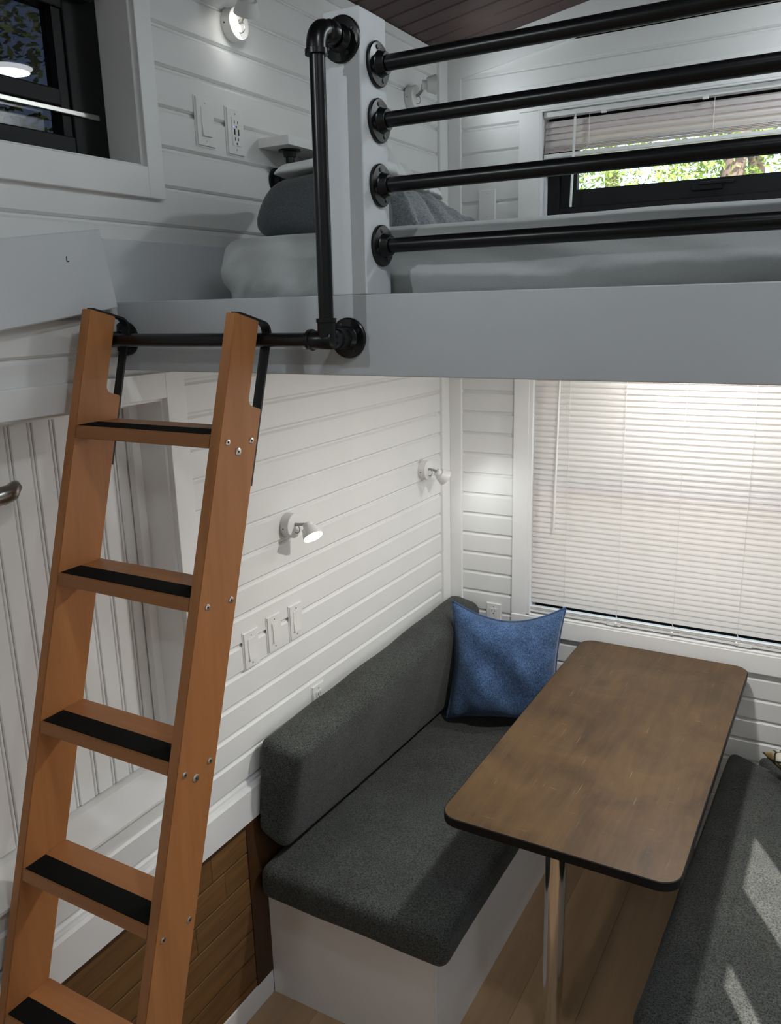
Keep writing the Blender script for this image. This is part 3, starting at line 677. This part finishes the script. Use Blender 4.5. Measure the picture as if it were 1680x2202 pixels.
# ------------------------------------------------------------------ cushions
def soft(c8, r, n=(14, 14, 8), crown=0.0, amp=0.0, freq=6.0, seed=0.0):
    """rounded, slightly lumpy block through eight corners (bottom ring, top ring), rounding radius r in metres"""
    c8 = [Vector(p) for p in c8]
    hx_ = ((c8[1] - c8[0]).length + (c8[2] - c8[3]).length) / 4; hy_ = ((c8[3] - c8[0]).length + (c8[2] - c8[1]).length) / 4
    hz_ = sum((c8[i + 4] - c8[i]).length for i in range(4)) / 8; hs = (hx_, hy_, hz_)
    def axis_samples(h, k):
        rr = min(r, h * .98); inner = [-(h - rr) + 2 * (h - rr) * i / k for i in range(k + 1)]
        e = [h - rr + rr * math.sin(q * PI / 8) for q in range(1, 5)]
        return [-v for v in reversed(e)] + inner + e
    S = [axis_samples(hs[i], n[i]) for i in range(3)]; m_ = MB(); idx = {}
    def tri(u, v, w):
        a = [(1 - u) * (1 - v), u * (1 - v), u * v, (1 - u) * v]
        return sum((c8[i] * a[i] * (1 - w) + c8[i + 4] * a[i] * w for i in range(4)), Vector())
    def vert(i, j, k):
        key = (i, j, k)
        if key in idx: return idx[key]
        p = Vector((S[0][i], S[1][j], S[2][k])); q = Vector([max(-(hs[a] - min(r, hs[a] * .98)), min(hs[a] - min(r, hs[a] * .98), p[a])) for a in range(3)])
        d = p - q
        if d.length > 1e-7:
            rm = min(min(r, hs[a] * .98) for a in range(3) if abs(d[a]) > 1e-7)
            p = q + Vector([d[a] / max(abs(x_) for x_ in d) for a in range(3)]).normalized() * max(abs(x_) for x_ in d) if False else q + d.normalized() * max(abs(d[a]) for a in range(3))
        u, v, w = [(p[a] / hs[a] + 1) / 2 for a in range(3)]
        if crown and w > .5: w += crown * (1 - (2 * u - 1) ** 2) * (1 - (2 * v - 1) ** 2) / (2 * hz_) * (w - .5) * 2
        P = tri(u, v, w)
        if amp:
            P += (noise.noise_vector(P * freq + Vector((seed, seed, seed))) * amp)
        idx[key] = m_.bm.verts.new(P); return idx[key]
    nx, ny, nz = [len(s_) - 1 for s_ in S]
    for i in range(nx):
        for j in range(ny):
            for k, fl in ((0, 1), (nz, 0)):
                q = [vert(i, j, k), vert(i + 1, j, k), vert(i + 1, j + 1, k), vert(i, j + 1, k)]; m_.bm.faces.new(q[::-1] if fl else q)
    for i in range(nx):
        for k in range(nz):
            for j, fl in ((0, 0), (ny, 1)):
                q = [vert(i, j, k), vert(i + 1, j, k), vert(i + 1, j, k + 1), vert(i, j, k + 1)]; m_.bm.faces.new(q[::-1] if fl else q)
    for j in range(ny):
        for k in range(nz):
            for i, fl in ((0, 1), (nx, 0)):
                q = [vert(i, j, k), vert(i, j + 1, k), vert(i, j + 1, k + 1), vert(i, j, k + 1)]; m_.bm.faces.new(q[::-1] if fl else q)
    bmesh.ops.recalc_face_normals(m_.bm, faces=m_.bm.faces[:]); return m_
def block(x0, x1, y0, y1, z0, z1): return [(x0, y0, z0), (x1, y0, z0), (x1, y1, z0), (x0, y1, z0), (x0, y0, z1), (x1, y0, z1), (x1, y1, z1), (x0, y1, z1)]

bb = thing('bench_base', 'white box base of the left bench, standing against the shiplap wall', 'bench base', (0.3, 2.3, 0.0))
part('front_panel', B(0.0125, 0.584, 1.700, 1.716, 0.0, 0.375), M['trim'], bb); part('side_panel', B(0.570, 0.586, 1.7162, YF - .012, 0.0, 0.375), M['trim'], bb)
part('corner_strip', B(0.5842, 0.588, 1.6985, 1.712, 0.0, 0.374, bev=.001), M['trim'], bb); part('lid', B(0.0125, 0.586, 1.700, YF - .012, 0.3752, 0.382), M['trim'], bb)
solo('seat_cushion', soft(block(0.020, 0.645, 1.642, 3.018, 0.388, 0.500), .034, crown=.012, amp=.006, freq=4, seed=3), M['cush'], (0.32, 2.3, 0.388), 'long grey tweed seat cushion on the left bench', 'cushion', None, 180)
bc = [(.024, 1.648, .62), (.078, 1.712, .513), (.128, 3.01, .513), (.024, 3.01, .53), (.020, 1.690, .905), (.168, 1.696, .876), (.165, 3.014, .902), (.020, 3.014, .928)]
solo('back_cushion', soft(bc, .035, (6, 22, 8), 0.0, .005, 5, 9), M['cush'], (0.09, 2.3, 0.51), 'long grey tweed back cushion leaning on the left wall', 'cushion', None, 180)
rb = thing('bench_base', 'white box base of the right bench, mostly under its overhanging cushion', 'bench base', (1.5, 2.3, 0.0))
part('side_panel', B(1.205, 1.221, 1.70, YF - .012, 0.0, 0.375), M['trim'], rb); part('front_panel', B(1.221, XR - .002, 1.70, 1.716, 0.0, 0.375), M['trim'], rb); part('lid', B(1.205, XR - .002, 1.70, YF - .012, 0.3752, 0.382), M['trim'], rb)
rc = [(1.132, 1.612, .388), (1.84, 1.612, .388), (1.84, 2.60, .388), (1.165, 2.985, .388), (1.132, 1.612, .512), (1.84, 1.612, .512), (1.84, 2.60, .512), (1.165, 2.985, .512)]
solo('seat_cushion', soft(rc, .038, crown=.014, amp=.006, freq=4, seed=12), M['cush'], (1.5, 2.3, 0.388), 'grey tweed seat cushion on the right bench, crossed by bands of sunlight', 'cushion', None, 180)
r2 = [(1.32, 2.925, .388), (1.84, 2.632, .388), (1.84, 3.02, .388), (1.26, 3.02, .388), (1.32, 2.925, .482), (1.84, 2.632, .482), (1.84, 3.02, .482), (1.26, 3.02, .482)]
solo('corner_cushion', soft(r2, .03, (8, 6, 4), 0, .004, 5, 31), M['cush'], (1.5, 2.9, 0.388), 'small grey tweed corner cushion under the olive printed pillow', 'cushion', None, 180)
solo('back_cushion', soft([(1.72, 1.66, .535), (1.835, 1.66, .535), (1.835, 2.55, .535), (1.72, 2.55, .535), (1.70, 1.66, .88), (1.835, 1.66, .88), (1.835, 2.55, .88), (1.70, 2.55, .88)], .035, (6, 18, 6), 0, .004, 5, 19), M['cush'], (1.78, 2.1, .515), 'grey tweed back cushion on the right wall above the right bench', 'cushion', None, 180)

def pillow(w, h, tk, pinch=.10, n=36, wr=.006, seed=0.0, sag=0.0):
    """standing pillow in local coordinates: width along x, height along z (0..h), faces -y"""
    m_ = MB(); G = {}
    for sd in (-1, 1):
        for i in range(n + 1):
            for j in range(n + 1):
                u, v = 2 * i / n - 1, 2 * j / n - 1
                edge = i in (0, n) or j in (0, n)
                if edge and sd == 1: G[(sd, i, j)] = G[(-1, i, j)]; continue
                ku = 1 - pinch * (1 - v * v) ** 1.0 * 1.0; kv = 1 - pinch * (1 - u * u)
                X = u * w / 2 * (ku * .5 + .5 * (1 - pinch * (1 - abs(v) ** 1.5))); Z = v * h / 2 * (kv * .5 + .5 * (1 - pinch * (1 - abs(u) ** 1.5)))
                f = (max(0, 1 - u ** 4) ** .55) * (max(0, 1 - v ** 4) ** .55); bot = 1 + .25 * (-v)
                Y = sd * tk / 2 * f * bot
                if v > 0: Z -= sag * (1 - u * u) * v * v
                p = Vector((X * 9 + seed, Z * 9 + seed, sd * 3.0)); p2 = Vector(((X + Z * .6) * 11 + seed, (Z - X * .6) * 4 + seed, sd * 3.0)); q = .5 * noise.noise(p * .7) + .8 * noise.noise(p2)
                Y += sd * wr * q * f * 1.6
                G[(sd, i, j)] = m_.bm.verts.new((X, Y, Z + h / 2))
    for sd in (-1, 1):
        for i in range(n):
            for j in range(n):
                q = [G[(sd, i, j)], G[(sd, i + 1, j)], G[(sd, i + 1, j + 1)], G[(sd, i, j + 1)]]
                m_.bm.faces.new(q if sd == -1 else q[::-1])
    rim = [(i, 0) for i in range(n)] + [(n, j) for j in range(n)] + [(i, n) for i in range(n, 0, -1)] + [(0, j) for j in range(n, 0, -1)]
    path = [G[(-1, i, j)].co.copy() for i, j in rim]
    return m_, path
def place_pillow(name, label, w, h, tk, mat, rimmat, loc, rot, **k):
    m_, path = pillow(w, h, tk, **k); th_ = thing(name, label, 'pillow', loc, None, rot)
    part('cover', m_, mat, th_, 180, world=False)
    if rimmat: part('piping', MB().tube(path, .0042, 8, closed=True), rimmat, th_, 180, world=False)
    return th_
place_pillow('throw_pillow', 'square blue denim pillow standing in the corner of the left bench', .435, .475, .165, M['denim'], M['piping'], (0.354, 2.768, 0.516), (math.radians(-7), math.radians(2.5), math.radians(22)), pinch=.11, wr=.020, seed=2.0, sag=.045)
place_pillow('throw_pillow', 'olive printed pillow with pale rings lying at the far right corner', .31, .31, .11, M['olive'], None, (1.610, 2.700, 0.580), (math.radians(-90), math.radians(10), math.radians(45)), pinch=.08, wr=.005, seed=5.0)

# ------------------------------------------------------------------ loft bed
mt = thing('loft_mattress', 'thick mattress in a white fitted sheet on the loft floor', 'mattress', (1.0, 2.2, 2.089))
m_ = soft(block(0.185, XR - .01, 1.455, 3.005, 2.092, 2.268), .05, (150, 30, 22), 0.0, 0.0)
for v in m_.bm.verts:
    p = v.co.copy()
    if p.y < 1.56:       # gathered folds on the near side, running up to the right, long soft ones further along
        k = min(1, max(0, (2.264 - p.z) / .05)) * min(1, max(0, (1.56 - p.y) / .05)); near = max(0.25, min(1, (0.75 - p.x) / .3))
        s_ = p.x - p.z * 1.1; q = noise.noise(Vector((s_ * 17, (p.x + p.z) * 2.5, 1.0))) + .55 * noise.noise(Vector((s_ * 38, (p.x + p.z) * 5, 4.0)))
        l_ = noise.noise(Vector((p.x * 2.2, p.z * 22 + p.x * 5, 8.0)))
        v.co.y -= k * (0.015 * near * q + .010 * l_)
        if p.x < .335: v.co.x += .03 * max(0, 2.20 - p.z) / .11 * (1 - (p.x - .185) / .15)
    v.co += noise.noise_vector(p * 5) * .003
    v.co.z = max(v.co.z, 2.086)
part('fitted_sheet', m_, M['sheet'], mt, 180)

def lump(c8, r, mat, name, label, cat, loc, amp, freq, fold=None, n=(24, 30, 10), seed=0.0):
    m_ = soft(c8, r, n, 0, 0)
    for v in m_.bm.verts:
        p = v.co.copy()
        if fold: 
            q = noise.noise(Vector((p.y * fold[0] + p.x * fold[1], p.x * 2, seed))) + .5 * noise.noise(Vector((p.y * fold[0] * 2.1 + p.x * fold[1] * 2, p.z * 3, seed + 3)))
            v.co.z += fold[2] * q * min(1, max(0, (p.z - 2.27) / .05)); v.co.x += fold[2] * .8 * q
        v.co += noise.noise_vector(p * freq + Vector((seed,) * 3)) * amp
        if p.z < c8[0][2] + .03: v.co.z = max(v.co.z, c8[0][2] - .004)
    return solo(name, m_, mat, loc, label, cat, None, 180)
lump([(.14, 1.60, 2.277), (.42, 1.60, 2.277), (.42, 1.93, 2.277), (.14, 1.93, 2.277), (.19, 1.64, 2.405), (.40, 1.64, 2.425), (.40, 1.90, 2.425), (.17, 1.90, 2.405)], .066, M['charcoal'], 'bed_pillow', 'smooth dark grey pillow at the near left corner of the loft mattress', 'pillow', (.28, 1.77, 2.268), .006, 8, seed=1)
lump([(.20, 1.66, 2.419), (.42, 1.66, 2.432), (.40, 1.93, 2.432), (.13, 1.93, 2.415), (.23, 1.67, 2.444), (.42, 1.67, 2.456), (.40, 1.92, 2.460), (.15, 1.92, 2.442)], .014, M['linen'], 'bed_pillow', 'flat white pillow on top of the dark grey pillow', 'pillow', (.28, 1.8, 2.41), .004, 9, seed=4)
lump([(.06, 2.00, 2.278), (.47, 2.00, 2.278), (.42, 2.74, 2.278), (.06, 2.80, 2.278), (.10, 2.03, 2.43), (.34, 2.03, 2.43), (.24, 2.56, 2.42), (.10, 2.62, 2.42)], .055, M['fleece'], 'throw_blanket', 'rumpled light grey fleece blanket behind the white post', 'blanket', (.25, 2.3, 2.268), .008, 9, (22, 12, .022), seed=7, n=(40, 60, 12))
lump([(.07, 2.02, 2.452), (.33, 2.02, 2.458), (.22, 2.60, 2.442), (.07, 2.70, 2.442), (.08, 2.06, 2.57), (.25, 2.06, 2.56), (.16, 2.46, 2.52), (.08, 2.50, 2.50)], .04, M['linen'], 'bed_pillow', 'crumpled white pillow on top of the light grey blanket', 'pillow', (.18, 2.3, 2.43), .010, 10, (16, 6, .012), seed=11, n=(36, 50, 10))

# wall shelf on pipe brackets
sf = thing('wall_shelf', 'small white wall shelf on black pipe brackets above the bed', 'shelf', (0.05, 2.2, 2.42))
m_ = MB().box(0.0005, 0.098, 1.886, 2.50, 2.529, 2.552); part('board', m_, M['trim'], sf)
for yy in (1.957, 2.42):
    b1 = part('pipe_bracket', MB().tube([(.022, yy, 2.455), (.034, yy, 2.455), (.046, yy, 2.458), (.0495, yy, 2.468), (.0495, yy, 2.515)], .0115, 16), M['pipe'], sf, 60)
    part('flange', MB().lathe([(0, .030), (.004, .030), (.006, .019), (.018, .016)], (0.0495, yy, 2.529), (0, 0, -1), 24), M['pipe'], b1, 40)
    part('flange', MB().lathe([(0, .034), (.004, .034), (.006, .019), (.022, .016)], (0.0005, yy, 2.455), (1, 0, 0), 24), M['pipe'], b1, 40)

# ------------------------------------------------------------------ wall lamps
def wall_lamp(label, y, z, head_c, head_d, lit, power, spot=75, col=NEUT, wx=0.0005, sg=1):
    w = thing('wall_lamp', label, 'lamp', (wx, y, z), 'white adjustable wall lamps')
    o = Vector((wx, y, z))
    base = part('mount', MB().lathe([(0, .0365), (.0005, .0375), (.0275, .0375), (.0285, .0365)], o, (sg, 0, 0), 36), M['plastic'], w, 40)
    part('screw', MB().lathe([(0, .0022), (.0006, .0018)], o + Vector((.011 * sg, -.0374, -.004)), (0, -1, 0), 10), M['dark'], base)
    hc = Vector(head_c); hd_ = Vector(head_d).normalized(); neck = hc - hd_ * .024
    part('arm', MB().tube([o + Vector((.027 * sg, 0, .004)), o + Vector((.034 * sg, 0, .004)), o.lerp(neck, .45) + Vector((.026 * sg, 0, .003)), neck], .0048, 12), M['nickel'], w, 60)
    rg = [o + Vector((.033 * sg, .0 + .010 * math.sin(a_) * .25, -.0105 + .012 * math.cos(a_))) + Vector((.009 * math.sin(a_), 0, 0)) for a_ in [k * 2 * PI / 20 for k in range(20)]]
    part('switch_ring', MB().tube(rg, .0014, 8, closed=True), M['nickel'], w, 60)
    hdp = part('lamp_head', MB().lathe([(-.026, .0135), (-.025, .0150), (-.011, .0152), (-.010, .0225), (.020, .0315), (.0205, .0315), (.0205, .0300), (.016, .0292)], hc, hd_, 32), M['plastic'], w, 40)
    part('diffuser', MB().lathe([(.0165, .0294), (.0180, .0290)], hc, hd_, 32), M['led_w'] if lit else M['plastic'], hdp)
    if lit: lamp('SPOT', 'wall_lamp_glow', hc + hd_ * .028, power, col, hd_, .02, spot, 1.0)
    return w
wall_lamp('white wall lamp with glowing head above the three lower switches', 1.919, 1.489, (0.083, 1.920, 1.478), (.62, -.28, -.72), True, 4.5, 110)
wall_lamp('white wall lamp on the lower shiplap nearest the window corner', 2.800, 1.494, (0.083, 2.800, 1.478), (.55, .60, -.60), True, 1.5, 120, (0.93, 0.98, 1.0))
wall_lamp('white wall lamp beside the upper left window, its disc brightly lit', 1.801, 2.800, (0.085, 1.765, 2.822), (-.45, .35, -.75), True, 0.12, 120, COOL)
wall_lamp('white wall lamp over the bed, seen between the two top rails', 2.745, 2.806, (0.085, 2.735, 2.835), (.80, .50, .02), True, 2.4, 150, COOL)

wall_lamp('white wall lamp on the right wall, nearest the right wall window', 1.950, 1.489, (XR - .083, 1.955, 1.478), (-.62, .10, -.95), True, 3.2, 100, NEUT, XR - .0005, -1)
wall_lamp('white wall lamp on the right wall near the dinette window', 2.750, 1.489, (XR - .083, 2.750, 1.478), (-.62, -.05, -.95), True, 1.6, 100, NEUT, XR - .0005, -1)
wall_lamp('white wall lamp on the left wall near the entrance, aimed at the loft post', -0.600, 2.880, (0.105, -0.580, 2.885), (.505, 1.90, -.42), True, 30.0, 36, COOL)

# ------------------------------------------------------------------ switches and sockets (local: plate lies in y-z, faces +x)
def plate(label, cat, loc, kind, rotz=0.0, name='light_switch', group=None, h=.1143, w=.0700):
    o = thing(name, label, cat, loc, group, (0, 0, rotz))
    m_ = MB().prism([(-w / 2, -h / 2), (w / 2, -h / 2), (w / 2, h / 2), (-w / 2, h / 2)], 0, .0055, 0)
    top = [e for e in m_.bm.edges if all(v.co.x > .005 for v in e.verts)]; bmesh.ops.bevel(m_.bm, geom=top, offset=.004, segments=3, affect='EDGES')
    pl_ = part('cover_plate', m_, M['plastic'], o, 30, world=False)
    for zz in (-.042, .042): part('screw', MB().lathe([(.0054, .0026), (.0062, .0022)], (0, 0, zz), (1, 0, 0), 10), M['steel'], pl_, 40, world=False)
    if kind in ('rocker', 'dimmer'):
        part('bezel', MB().prism([(-.0168, -.0335), (.0168, -.0335), (.0168, .0335), (-.0168, .0335)], .0054, .0062, 0), M['dark'] if kind == 'dimmer' else M['plastic'], pl_, world=False)
        r_ = MB().prism([(.0060, -.0325), (.0105, -.0320), (.0066, .0), (.0070, .0325), (.0060, .0325)], -.0158, .0158, 1); 
        part('rocker', r_, M['plastic'], o, 20, world=False)
    elif kind == 'slim':
        part('bezel', MB().prism([(-.0168, -.0335), (.0168, -.0335), (.0168, .0335), (-.0168, .0335)], .0054, .0066, 0), M['plastic'], pl_, world=False)
        part('rocker', MB().prism([(.0065, -.030), (.0110, -.0295), (.0080, .030), (.0065, .030)], -.0125, .0125, 1), M['plastic'], o, 20, world=False)
    elif kind in ('outlet', 'usb'):
        part('receptacle', MB().prism([(-.0166, -.0333), (.0166, -.0333), (.0166, .0333), (-.0166, .0333)], .0054, .0072, 0), M['plastic'], o, world=False)
        for zz in (.019, -.021):
            part('slot', B(.0070, .0076, -.0078, -.0056, zz - .0005, zz + .0078), M['dark'], o, world=False); part('slot', B(.0070, .0076, .0050, .0068, zz + .0002, zz + .0070), M['dark'], o, world=False)
            part('slot', MB().lathe([(.0070, .0026), (.0076, .0026)], (0, 0, zz - .007), (1, 0, 0), 12), M['dark'], o, world=False)
        if kind == 'usb':
            part('usb_port', MB().box(.0070, .0077, -.0098, -.0050, -.0075, .0065), M['dark'], o, world=False); part('usb_port', MB().box(.0070, .0077, .0055, .0100, -.0075, .0065), M['dark'], o, world=False)
            part('indicator', MB().lathe([(.0070, .0024), (.0077, .0020)], (0, -.0095, .0115), (1, 0, 0), 10), M['blue_led'], o, world=False)
    return o
G1 = 'white rocker switches on the left wall'
plate('white light switch on the lower shiplap, nearest the ladder of the row of three', 'switch', (0.0003, 1.7125, 1.172), 'rocker', group=G1)
plate('white light switch with dark outlined rocker, middle of the row of three', 'switch', (0.0003, 1.822, 1.181), 'slim', group=G1)
plate('white light switch on the lower shiplap, nearest the bench of the row of three', 'switch', (0.0003, 1.931, 1.179), 'rocker', group=G1)
plate('white light switch beside the upper left window', 'switch', (0.0003, 1.678, 2.558), 'rocker', group=G1)
plate('white socket with usb ports and a blue light, left of the shelf', 'socket', (0.0003, 1.790, 2.553), 'usb', name='wall_socket')
plate('white socket half hidden behind the grey back cushion', 'socket', (0.0003, 2.030, 0.868), 'outlet', name='wall_socket')
plate('white socket on the far wall behind the blue pillow', 'socket', (0.2055, YF - .0003, 0.8415), 'outlet', -PI / 2, name='wall_socket')
plate('blank white cover plate on the far wall above the loft bed', 'cover plate', (0.168, YF - .0003, 2.470), 'blank', -PI / 2, name='blank_plate')

# ------------------------------------------------------------------ light fittings
def disc_light(label, x, y, z, r, hgt, grp=None, mat='led'):
    o = thing('ceiling_light', label, 'light', (x, y, z), grp)
    part('housing', MB().lathe([(0, r + .008), (hgt - .004, r + .008), (hgt, r + .003)], (x, y, z), (0, 0, -1), 36), M['plastic'], o, 40)
    part('diffuser', MB().lathe([(hgt - .001, r), (hgt + .004, r - .004), (hgt + .005, r - .02)], (x, y, z), (0, 0, -1), 36), M[mat], o, 60)
    return o
disc_light('round white ceiling light in front of the loft rails', 1.50, 0.70, 3.2435, .07, .06)
disc_light('round white ceiling light near the entrance', 1.25, -0.95, 3.18, .08, .06)
disc_light('round white drum light over the loft bed', 1.685, 2.655, 3.26, .095, .10)
for x_, y_, lb_ in ((1.02, 2.12, 'small round downlight under the loft, over the middle of the table'), (0.98, 2.88, 'small round downlight under the loft, just in front of the dinette blind')):
    disc_light(lb_, x_, y_, 2.0299, .035, .014, 'round downlights under the loft')

# ------------------------------------------------------------------ outside: ground, trees, foliage
gr = MB().box(-25, 25, -20, 40, -0.75, -0.60); solo('forest_floor', gr, M['ground'], (0, 10, -0.75), 'pale gravel ground outside the windows', 'ground', None, None, 'structure')
kinds = ['slim young tree', 'tall leafy tree', 'broad leafy tree', 'thin bare stemmed tree']
TR = []
for k in range(7): TR.append((-3.4 + 1.9 * k, 7.2 + (k % 2) * 1.0, .07 + .02 * (k % 3), 0))
for k in range(7): TR.append((-4.6 + 2.2 * k, 10.6 + (k % 3) * .5, .12 + .03 * (k % 2), 0))
for k in range(7): TR.append((-5.0 + 2.4 * k, 14.0 + (k % 2) * .8, .16, 0))
TR += [(-3.3, 3.4, .10, 1), (-3.6, 1.3, .13, 1), (-3.0, -.7, .09, 1), (-5.6, 4.6, .14, 1), (-5.8, 2.3, .12, 1)]
leaves = []
for i, (x_, y_, r_, side) in enumerate(TR):
    tr_ = thing('tree', 'leafy green tree outside in the wood' , 'tree', (x_, y_, -.6), 'trees of the wood outside the windows')
    m_ = MB().tube([(x_ + .10 * math.sin(k * 1.3 + i), y_, -.6 + k) for k in range(10)], [r_ * (1 - .06 * k) for k in range(10)], 10); part('trunk', m_, M['bark'], tr_, 60)
    if len(leaves) < 4:
        rnd = random.Random(i + 5); bm_ = bmesh.new()
        for k in range(22000):
            a_ = rnd.random() * 2 * PI; rr = .93 * math.sqrt(rnd.random()); z_ = rnd.uniform(.2, 9.0)
            if noise.noise(Vector((rr * math.cos(a_) * 1.6, rr * math.sin(a_) * 1.6, z_ * 1.6 + i * 9))) < -.12: continue
            c_ = Vector((rr * math.cos(a_), rr * math.sin(a_), z_)); d_ = Vector((rnd.gauss(0, 1), rnd.gauss(0, 1), rnd.gauss(0, .6))).normalized(); e_ = d_.orthogonal().normalized(); s_ = rnd.uniform(.012, .034)
            bm_.faces.new([bm_.verts.new(c_ + d_ * s_ * 1.4), bm_.verts.new(c_ + e_ * s_ * .6), bm_.verts.new(c_ - d_ * s_ * 1.4), bm_.verts.new(c_ - e_ * s_ * .6)])
        me_ = bpy.data.meshes.new('foliage'); bm_.to_mesh(me_); bm_.free(); me_.materials.append(M['leaf']); leaves.append(me_)
    fo = link('foliage', leaves[i % 4], tr_); fo['kind'] = 'stuff'
